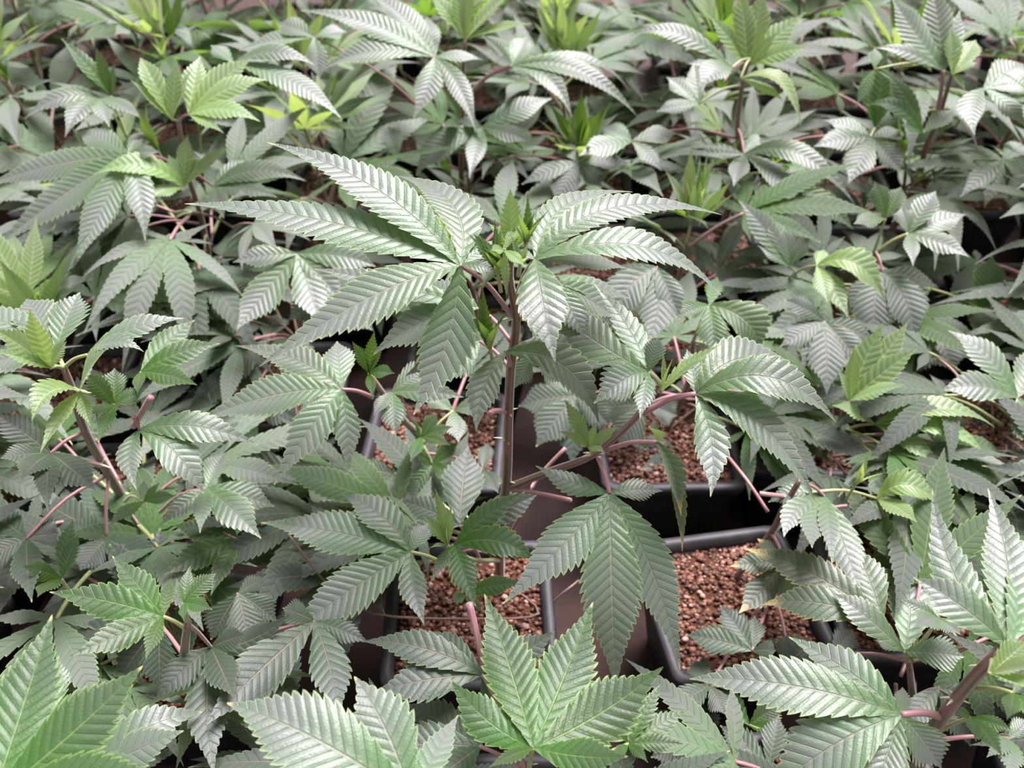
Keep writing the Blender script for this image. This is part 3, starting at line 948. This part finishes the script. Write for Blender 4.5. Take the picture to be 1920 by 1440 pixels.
d.leaf((1760, 1290, -.07), [(1820, 1400, -.1, 60), (1680, 1380, -.1, 50), (1850, 1320, -.08, 50)], mat='old_shaded', n=.5)
pot(.288, .362, math.radians(-2), 'black pot at lower right, its front rim and soil behind the clipped bushy tip')

b = Plant(.2, .2, 'plant in lower right corner with slanting stem and broad dark leaf on a pink stalk', 20)
b.main_stem((1700, 1470, 0), (1742, 1382, 0), (1800, 1300, 0), (1860, 1235, .0), (1925, 1180, .01), r0=.0034, r1=.0026)
b.leaf((1690, 1340, -.005), [(1292, 1273, .02, 112, 1480, 1285), (1478, 1194, .05, 84, 1590, 1258), (1425, 1500, -.03, 138, 1560, 1400), (1640, 1480, -.035, 90, 1665, 1410), (1765, 1440, -.025, 84), (1692, 1288, .02, 34)], att=(1768, 1345, 0), r=.0017, mat='leaf', n=.55)
b.leaf((1890, 1212, .0), [(1748, 915, .085, 80, 1790, 1080), (1852, 915, .09, 90, 1888, 1060), (1713, 1083, .03, 82, 1800, 1135), (1960, 1000, .08, 90), (1800, 1050, .06, 60)], mat='leaf', stalk='green', n=.5, fold=.3)
b.leaf((1855, 1265, -.01), [(1930, 1200, .0, 50), (1960, 1250, -.02, 60), (1905, 1225, 0, 34), (1945, 1300, -.03, 50)], mat='young', stalk='green', n=.0, fold=.6)
b.leaf((1900, 1300, -.01), [(1888, 1350, -.03, 36), (1960, 1360, -.03, 40), (1850, 1300, 0, 20), (1920, 1260, .0, 24)], att=(1830, 1290, 0), mat='fresh', stalk='green', n=.5)
b.leaf((1820, 1345, .0), [(1830, 1390, -.02, 30), (1900, 1370, -.01, 30), (1880, 1420, -.03, 40), (1790, 1330, .0, 20)], att=(1742, 1382, 0), mat='fresh', stalk='green', n=.5)
b.leaf((1890, 1385, .0), [(1895, 1460, -.03, 50), (1930, 1350, .01, 40), (1850, 1420, -.02, 40)], att=(1742, 1390, 0), mat='leaf', stalk='pink', n=.5)
for qq in ((1790, 1310, 0), (1850, 1250, 0), (1770, 1345, 0)):
    b.spikes(qq, 4)
b.leaf((1405, 1360, .06), [(1340, 1290, .09, 50), (1365, 1370, .07, 40), (1465, 1320, .07, 50), (1480, 1380, .05, 44)], att=(1640, 1480, .02), mat='fresh', stalk='green', n=.6)
b.leaf((1440, 1440, .03), [(1350, 1360, .06, 60), (1300, 1450, .03, 60), (1460, 1340, .06, 50)], att=(1640, 1480, .02), mat='old_shaded', n=.5)
b.leaf((1300, 1400, .06), [(1230, 1330, .09, 60), (1330, 1310, .1, 64), (1360, 1420, .06, 60), (1220, 1420, .05, 60)], att=(1640, 1500, .02), mat='old_shaded', n=.5)

pot(.2, .195, .03, 'black pot in lower right corner under the slanting stem')

# ---------------------------------------------------------------- second row on the right
c = Plant(.135, .53, 'low plant right behind tallest plant, its green leaf above the black gap', 21)
c.main_stem((1290, 720, 0), (1300, 640, -.01))
c.leaf((1330, 572, -.02), [(1425, 655, -.05, 88, 1395, 600), (1340, 668, -.06, 62), (1272, 592, -.03, 42), (1345, 520, .02, 36)], mat='fresh', stalk='green', n=.5)
c.leaf((1230, 500, .02), [(1150, 598, -.02, 84, 1180, 540), (1215, 642, -.04, 78, 1235, 570), (1275, 600, -.02, 56), (1140, 530, .02, 50)], att=(1290, 600, .0), mat='old_shaded', n=.5)
c.leaf((1210, 760, -.01), [(1110, 770, .0, 70), (1160, 840, -.04, 70), (1270, 780, -.02, 60), (1210, 700, .03, 50)], att=(1285, 740, 0), mat='old_shaded', n=.5)
c.leaf((1080, 742, .0), [(972, 762, .0, 66), (1005, 838, -.04, 74), (1072, 872, -.05, 70), (1145, 800, -.03, 60), (1020, 690, .03, 50)], att=(1285, 745, 0), mat='old_shaded', n=.5)
c.leaf((1290, 870, -.03), [(1180, 830, -.02, 60), (1200, 880, -.05, 50), (1350, 840, -.03, 60)], mat='old_shaded', n=.5)
c.leaf((1400, 680, -.02), [(1470, 740, -.04, 50), (1450, 640, .01, 44), (1360, 720, -.03, 40)], mat='fresh', stalk='green', n=.5)
pot(.132, .515, math.radians(1), 'black pot of pale brown soil behind the long right branch, front rim in view')

r = Plant(.262, .50, 'plant right of centre crowned by bright green upright serrated leaflets', 22)
r.main_stem((1560, 830, -.02), (1585, 760, -.03))
r.leaf((1592, 752, -.03), [(1656, 605, .0, 60, 1620, 680), (1702, 605, -.0, 54, 1655, 670), (1722, 652, -.02, 50), (1696, 722, -.05, 46), (1600, 650, -.02, 34), (1570, 690, -.03, 24)], mat='young', stalk='green', n=.25)
r.leaf((1640, 795, -.04), [(1866, 802, -.05, 54, 1760, 765), (1850, 858, -.07, 56, 1765, 800), (1776, 882, -.08, 44), (1560, 760, -.04, 44)], att=(1565, 818, -.02), mat='young', stalk='green', n=.15, fold=.3)
r.leaf((1545, 602, .04), [(1463, 650, .02, 56), (1470, 562, .05, 44), (1550, 740, -.02, 72), (1615, 690, .0, 60), (1640, 640, .03, 56), (1500, 700, .0, 40)], att=(1560, 800, .0), mat='old_shaded', n=.5)
r.leaf((1480, 770, -.0), [(1440, 820, -.03, 70), (1540, 840, -.04, 70), (1420, 740, .0, 60)], mat='leaf', n=.5)
r.leaf((1660, 860, -.01), [(1600, 900, -.03, 60), (1720, 920, -.03, 66), (1590, 830, .0, 50)], mat='old_shaded', n=.5)
pot(.262, .53, math.radians(-4), 'black pot hidden in leaves below bright green upright leaflets, right of centre')

s_ = Plant(.42, .52, 'plant at right edge with wide pale grey arching leaflets at mid height', 23)
s_.main_stem((1890, 860, -.02), (1900, 780, -.03))
s_.leaf((1907, 745, -.04), [(1778, 620, .01, 64, 1850, 670), (1762, 733, -.04, 66, 1835, 725), (1960, 650, .02, 70), (1950, 850, -.09, 70)], mat='leaf', n=.4)
s_.leaf((1760, 890, -.02), [(1700, 1000, -.06, 84), (1840, 980, -.06, 80), (1750, 800, .04, 60), (1860, 900, -.02, 60)], att=(1885, 880, -.02), mat='old_shaded', n=.5)
s_.leaf((1860, 830, .0), [(1790, 760, .04, 60), (1780, 860, -.02, 60), (1930, 900, -.05, 60)], mat='old_shaded', n=.5)
pot(.43, .53, math.radians(3), 'black pot at the right edge below wide pale grey leaflets')


# ---------------------------------------------------------------- plants further back that stand out
tl = Plant(-.315, .70, 'tall plant upper left with yellow green crown and long drooping grey leaflets', 31)
tl.main_stem((392, 500, 0), (375, 400, 0), (350, 320, 0), (335, 230, 0))
tl.leaf((240, 290, -.03), [(-15, 470, -.08, 80, 120, 365), (-30, 350, -.03, 70, 100, 310), (135, 505, -.12, 66, 190, 390), (272, 452, -.1, 56, 262, 360), (142, 248, .02, 52), (300, 285, -.03, 30), (278, 245, .01, 36)], att=(350, 320, 0), r=.002, n=.45)
tl.leaf((355, 215, -.01), [(472, 110, .03, 64, 410, 155), (500, 150, .01, 52, 430, 165), (488, 228, -.03, 48, 420, 205), (376, 105, .04, 50), (420, 250, -.04, 24)], mat='young', stalk='pink', n=.4)
tl.leaf((323, 225, -.01), [(263, 108, .02, 44, 285, 150), (333, 115, .01, 36), (290, 140, .01, 30), (360, 130, .01, 34), (245, 150, 0, 24)], mat='young', stalk='green', n=.1, fold=.4)
tl.leaf((345, 350, -.03), [(175, 328, -.05, 56, 265, 310), (282, 372, -.06, 40), (352, 252, -.01, 40), (370, 300, -.02, 36), (430, 275, -.02, 40), (315, 290, -.02, 30)], mat='young', stalk='green', n=.3, fold=.3)
tl.leaf((400, 350, -.0), [(575, 340, .0, 54, 480, 320), (520, 370, -.03, 50), (420, 410, -.05, 40), (470, 300, .03, 40)], mat='leaf', n=.4)
tl.leaf((270, 425, -.03), [(192, 592, -.12, 92, 240, 500), (5, 560, -.1, 100, 130, 490), (300, 540, -.1, 70), (130, 430, -.03, 80)], att=(375, 420, 0), mat='old_shaded', n=.5)
tl.leaf((388, 535, -.08), [(365, 632, -.12, 50), (452, 645, -.13, 74, 430, 580), (482, 555, -.08, 60), (390, 480, -.05, 50)], att=(340, 545, -.08), mat='fresh', stalk='green', n=.55)
tl.leaf((330, 540, -.06), [(300, 470, -.05, 30), (340, 460, -.05, 26), (370, 490, -.06, 30), (310, 600, -.09, 20)], mat='fresh', stalk='green', n=.4)
tl.leaf((438, 118, .05), [(594, 124, .04, 44, 515, 98), (640, 222, -.01, 60, 548, 152), (600, 185, .01, 40, 520, 150), (395, 85, .07, 36)], att=(375, 240, .02), mat='leaf', stalk='green', n=.3)
tl.leaf((188, 182, .05), [(45, 224, .02, 46, 115, 182), (122, 258, -.01, 46, 150, 205), (205, 238, .0, 40), (268, 224, .01, 36), (80, 175, .06, 40)], att=(240, 260, .03), mat='leaf', stalk='green', n=.35)
tl.leaf((208, 180, .05), [(115, 72, .07, 34), (180, 88, .06, 26), (150, 130, .06, 24), (215, 120, .06, 20)], att=(240, 260, .03), mat='fresh', stalk='green', n=.3, fold=.4)
tl.sprout((300, 290, 0), .05, 6, 'fresh', (-.2, 0, 1), .35)
tl.sprout((375, 255, .02), .05, 6, 'fresh', (.2, 0, 1), .35)
pot(-.315, .715, 0, 'black pot under the tall yellow green plant, upper left')

u = Plant(-.21, .60, 'plant left of centre with flat grey green leaf whose tip is orange', 32)
u.main_stem((560, 640, 0), (570, 540, 0))
u.leaf((557, 476, -.02), [(436, 492, -.03, 48), (444, 618, -.08, 74, 495, 550), (600, 610, -.08, 70, 580, 545), (705, 500, -.03, 60, 640, 480), (660, 590, -.06, 50)], mat='leaf', n=.5)
u.leaf((620, 560, -.03), [(700, 620, -.06, 70), (540, 600, -.05, 60), (650, 500, .0, 50)], mat='old_shaded', n=.5)
u.leaf((500, 640, -.02), [(360, 620, -.02, 80), (420, 700, -.05, 80), (590, 700, -.05, 80), (520, 590, .02, 60)], mat='old_shaded', n=.5)
u.leaf((470, 740, -.06), [(330, 760, -.06, 80), (390, 820, -.09, 80), (560, 790, -.08, 70), (450, 660, -.02, 60)], mat='old_shaded', n=.5)
u.leaf((560, 790, -.06), [(480, 850, -.09, 60), (620, 860, -.09, 70), (620, 740, -.02, 50)], mat='old_shaded', n=.5)
pot(-.212, .583, math.radians(2), 'black pot in shade under the plant with orange tipped leaf, left of centre')

tc = Plant(-.055, .85, 'tall plant at top centre with pale star shaped leaf left of its yellow crown', 33)
tc.main_stem((865, 330, 0), (868, 230, 0), (868, 150, 0), (872, 75, 0))
tc.leaf((815, 107, -.02), [(563, 20, .02, 60, 695, 45), (603, 132, -.03, 66, 700, 95), (690, -15, .06, 60, 760, 35), (775, 222, -.08, 56, 805, 155), (892, 248, -.1, 44, 862, 165), (905, 112, -.02, 30), (800, 30, .05, 40)], att=(868, 130, 0), stalk='green', n=.4)
tc.leaf((960, 124, -.02), [(903, 65, .01, 30), (990, 70, .02, 46), (1072, 220, -.08, 44, 1030, 150), (1195, 218, -.06, 56, 1085, 135), (1180, 170, -.02, 30, 1090, 110), (930, 112, -.02, 24)], att=(868, 190, 0), r=.002, n=.25, fold=.4)
tc.leaf((872, 75, 0), [(800, -20, .02, 36), (850, -30, .02, 34), (880, -40, .02, 30), (970, -25, .02, 44), (1000, 45, -.01, 34), (840, 40, 0, 20)], mat='young', stalk='green', n=.1, fold=.4)
tc.leaf((905, 240, -.03), [(1035, 185, .0, 56), (995, 268, -.06, 44), (880, 335, -.1, 40), (780, 330, -.07, 62, 830, 270), (860, 225, -.02, 30)], mat='leaf', n=.45)
tc.leaf((745, 300, -.03), [(725, 235, .0, 50), (660, 340, -.06, 44), (800, 300, -.04, 40)], att=(865, 320, 0), mat='leaf', n=.3)
tc.leaf((1085, 305, -.1), [(978, 346, -.12, 44), (1040, 385, -.14, 56), (1128, 352, -.12, 46), (1182, 308, -.09, 50), (1050, 270, -.07, 40)], att=(870, 330, -.02), mat='old_shaded', n=.45)
tc.leaf((590, 70, .03), [(448, 95, .03, 50), (520, 45, .05, 50), (600, 150, -.01, 46), (650, 60, .04, 40)], att=(860, 280, .02), mat='leaf', n=.35)
fill_plant(tc, .13, (0, 0), 4, .075, .03, False, .4)
pot(-.055, .855, 0, 'black pot under the top centre plant with star shaped leaf')

tr = Plant(.22, .80, 'tall plant upper right with white green upright crown and folded side leaves', 34)
tr.main_stem((1385, 330, 0), (1383, 240, 0), (1392, 160, 0), (1405, 110, 0))
tr.leaf((1402, 125, 0), [(1328, 28, .02, 36, 1365, 70), (1385, -25, .03, 46), (1432, -20, .03, 50), (1512, 22, .02, 54, 1450, 75), (1516, 90, -.02, 42, 1460, 100), (1460, 60, .0, 26)], mat='young', stalk='green', n=.45)
tr.leaf((1372, 128, -.02), [(1180, 68, .0, 46, 1270, 62), (1308, 168, -.06, 60, 1345, 130), (1290, 120, -.03, 34)], mat='leaf', stalk='green', n=.35)
tr.leaf((1388, 148, -.02), [(1502, 240, -.06, 56, 1462, 150), (1470, 190, -.05, 36)], mat='young', stalk='green', n=.1)
tr.leaf((1395, 290, -.04), [(1602, 382, -.1, 54, 1500, 290), (1495, 402, -.11, 50, 1455, 330), (1375, 350, -.09, 40), (1440, 250, -.01, 40), (1300, 290, -.03, 40)], mat='leaf', n=.4)
tr.leaf((1310, 195, -.02), [(1250, 145, .01, 44), (1230, 210, -.03, 40), (1300, 115, .03, 36), (1370, 170, -.01, 34)], mat='leaf', stalk='green', n=.45)
tr.leaf((1185, 265, -.04), [(1085, 292, -.07, 54), (1130, 240, -.01, 50), (1270, 250, -.03, 50), (1240, 320, -.07, 40)], att=(1383, 260, 0), mat='leaf', n=.35)
tr.leaf((1490, 345, -.06), [(1600, 430, -.1, 56), (1545, 330, -.04, 50), (1500, 300, -.02, 40)], mat='fresh', stalk='green', n=.4)
tr.leaf((1635, 258, -.03), [(1525, 275, -.04, 54), (1590, 345, -.08, 60), (1690, 325, -.06, 50), (1545, 225, .0, 44), (1700, 250, -.01, 40)], att=(1390, 300, 0), mat='leaf', n=.4)
tr.leaf((1640, 240, .0), [(1616, 130, .03, 30), (1660, 92, .04, 36), (1685, 140, .03, 28), (1640, 160, .03, 18)], att=(1630, 262, -.02), mat='fresh', stalk='green', n=.35, fold=.4)
fill_plant(tr, .14, (0, 0), 4, .075, .03, False, .4)
pot(.22, .805, 0, 'black pot under the upper right plant with white green crown')

tt_ = Plant(.40, .79, 'leggy plant near top right corner with bright crown on a bare slanting stem', 35)
tt_.main_stem((1715, 350, 0), (1735, 280, 0), (1760, 220, 0), (1785, 140, 0))
tt_.leaf((1768, 132, -.01), [(1672, -5, .04, 60, 1715, 60), (1745, -30, .05, 56), (1800, 20, .03, 40), (1640, 90, .0, 34, 1700, 98)], att=(1755, 225, 0), r=.002, n=.45)
tt_.leaf((1785, 140, -.01), [(1782, 55, .01, 44), (1832, 118, -.01, 30), (1830, 75, .02, 50), (1810, 170, -.02, 20)], mat='young', stalk='green', n=.1, fold=.4)
tt_.leaf((1845, 165, -.02), [(1920, 120, .01, 70), (1935, 160, -.02, 60), (1828, 255, -.08, 50, 1822, 200), (1925, 240, -.06, 50)], att=(1790, 240, 0), mat='leaf', stalk='green', n=.35)
tt_.leaf((1730, 250, -.03), [(1625, 198, -.0, 36, 1680, 200), (1690, 235, -.03, 30), (1790, 205, -.01, 40), (1660, 130, .02, 40)], mat='fresh', stalk='green', n=.35)
tt_.leaf((1880, 300, -.05), [(1845, 390, -.09, 40), (1940, 350, -.07, 60), (1925, 270, -.02, 50), (1800, 370, -.08, 44)], att=(1740, 330, 0), mat='leaf', stalk='green', n=.35)
tt_.leaf((1640, 130, -.02), [(1605, 200, -.04, 26), (1640, 90, 0, 26), (1675, 150, -.02, 24)], mat='fresh', stalk='green', n=.3)
fill_plant(tt_, .12, (0, 0), 4, .075, .03, False, .4)
pot(.40, .797, 0, 'black pot under the leggy plant near the top right corner')

w = Plant(.335, .64, 'plant right of centre with clean grey leaf standing on a pale stalk', 36)
w.main_stem((1640, 540, 0), (1640, 470, 0))
w.leaf((1703, 438, .0), [(1755, 358, .03, 50), (1812, 402, .02, 52), (1818, 482, -.04, 48), (1712, 500, -.05, 30), (1690, 390, .02, 40)], att=(1640, 475, 0), stalk='green', r=.0014, n=.4)
w.leaf((1532, 498, -.03), [(1660, 565, -.06, 66, 1605, 495), (1592, 598, -.08, 44), (1552, 568, -.07, 40), (1545, 468, -.01, 30)], att=(1480, 520, -.01), mat='young', stalk='green', n=.4)
w.leaf((1480, 500, -.02), [(1385, 375, .02, 52), (1440, 405, .01, 44), (1470, 430, .0, 40), (1520, 440, -.01, 30), (1420, 460, -.01, 30)], att=(1500, 540, 0), mat='leaf', stalk='green', n=.4)
w.leaf((1655, 510, -.02), [(1640, 650, -.08, 78, 1640, 570), (1715, 640, -.08, 80, 1695, 560), (1590, 590, -.05, 60), (1760, 540, -.02, 50)], mat='old_shaded', n=.5)
w.leaf((1660, 410, .0), [(1640, 340, .02, 40), (1690, 350, .02, 40), (1600, 420, -.01, 40)], mat='fresh', stalk='green', n=.4)
w.leaf((1840, 580, -.0), [(1860, 480, .03, 56), (1780, 560, .0, 44), (1910, 520, .02, 44)], mat='fresh', stalk='green', n=.4)
w.leaf((1740, 600, -.03), [(1690, 720, -.09, 80), (1790, 700, -.08, 80), (1650, 640, -.04, 60)], mat='old_shaded', n=.5)
pot(.325, .668, math.radians(1), 'black pot below the clean grey leaf on a pale stalk, right of centre')

# ---------------------------------------------------------------- the fuller rows behind
rows = [
    (.56, [-.42]), (.585, [.565]),
    (.66, [-.56, -.04, .15]), (.72, [.53, -.455]),
    (.79, [-.62, -.185, .088, .66]),
    (.945, [-.72, -.55, -.39, -.22, .085, .24, .40, .56, .72]),
    (1.09, [-.80, -.63, -.46, -.29, -.12, .05, .21, .38, .55, .72]),
    (1.23, [-.78, -.60, -.42, -.25, -.07, .11, .28, .46, .63, .80]),
    (1.39, [-.82, -.64, -.46, -.28, -.09, .09, .28, .46, .64, .83]),
    (1.56, [-.85, -.62, -.39, -.16, .07, .30, .53, .77]),
]
ORD = ['first', 'second', 'third', 'fourth', 'fifth', 'sixth', 'seventh', 'eighth', 'ninth', 'tenth']
back = {.945: 'fifth row from the back', 1.09: 'fourth row from the back', 1.23: 'third row from the back', 1.39: 'second row from the back', 1.56: 'backmost row'}
single = {
    (.56, 0): 'grey green plant at far left edge, below the tall yellow green crown',
    (.585, 0): 'plant at far right edge, behind the wide pale grey arching leaflets',
    (.66, 0): 'plant at left edge, level with the long drooping grey leaflets',
    (.66, 1): 'short plant in the shadow right behind the tallest plant',
    (.66, 2): 'short plant behind the right hand leaf of the tallest plant',
    (.72, 0): 'plant at right edge, below the leggy top right plant',
    (.72, 1): 'leafy plant left of the tall yellow green crown, upper left',
    (.79, 0): 'plant at upper left edge, behind the long drooping leaflets',
    (.79, 1): 'plant between yellow green crown and star shaped leaf, upper left of centre',
    (.79, 2): 'short plant between the top centre plant and the white green crown',
    (.79, 3): 'plant at upper right edge, beyond the leggy bright crowned plant',
}
R0 = random.Random(77)
for yy, xs in rows:
    for i, xx in enumerate(xs):
        far = yy > .9
        x, y = xx + R0.uniform(-.012, .012) * far, yy + R0.uniform(-.006, .006) * far
        y = {(.72, 1): .795, (.79, 2): .80, (.56, 0): .58, (.585, 0): .57}.get((yy, i), y)
        if yy in back:
            where = '%s from the left in the %s' % (ORD[i], back[yy])
            lab = 'leafy plant, ' + where
            plab = 'black pot, ' + where
        else:
            lab = single[(yy, i)]
            plab = 'black pot under the ' + ' '.join(lab.split()[:12]).rstrip(',')
        pl = Plant(x, y, lab, R0.randrange(10 ** 6))
        if yy < .7 or yy == .79:
            H = R0.uniform(.09, .13)
        elif yy < .8:
            H = R0.uniform(.14, .18)
        elif yy < 1.0:
            H = R0.uniform(.13, .18)
        else:
            H = R0.uniform(.16, .23)
        if (yy, i) in ((.56, 0), (.72, 1), (.79, 0)):
            H = .085
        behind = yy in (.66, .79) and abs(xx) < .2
        fill_plant(pl, H, (R0.uniform(-.03, .03), R0.uniform(-.03, .03)), 4 if H < .14 else 5, R0.uniform(.095, .118), .03, True, .2 if behind else .45, low_mat='old_shaded' if behind else 'leaf', dens=.7 if behind else .86)
        pot(x, y, R0.uniform(-.1, .1) * far, plab)

# neighbours at the two sides, mostly beyond the edges of the view
for x, y, has_pot, lab in ((-.42, .30, True, 'low plant in the pot with a sliver of substrate, lower left edge'),
                           (-.445, .44, False, 'low grey green plant at the left edge beside the yellow green crown'),
                           (.435, .375, False, 'low plant at right edge above the lower right corner'),
                           (.36, .215, False, 'low plant beyond the slanting stem in the lower right corner')):
    pl = Plant(x, y, lab, int(abs(x) * 1000))
    fill_plant(pl, .085, (0, 0), 4, .085, .025, True, .3, dens=.9)
    if not has_pot:
        pot(x, y, 0, 'black pot under the ' + ' '.join(lab.split()[:12]))

# lower leaves that close the canopy between the plants in front
for pl, n, zlo, zhi in ((m, 10, .115, .16), (p, 16, .112, .135), (q, 18, .112, .155), (e, 14, .112, .15), (u, 22, .115, .17), (a, 12, .112, .145), (d, 12, .115, .16),
                        (c, 12, .112, .15), (r, 18, .115, .16), (s_, 20, .115, .18), (w, 20, .115, .18), (tl, 20, .12, .24), (f, 6, .11, .15), (g, 8, .11, .13), (h, 8, .11, .13), (b, 10, .11, .16)):
    undergrowth(pl, int(n * .7), zlo, zhi, .097)

bpy.context.view_layer.update()
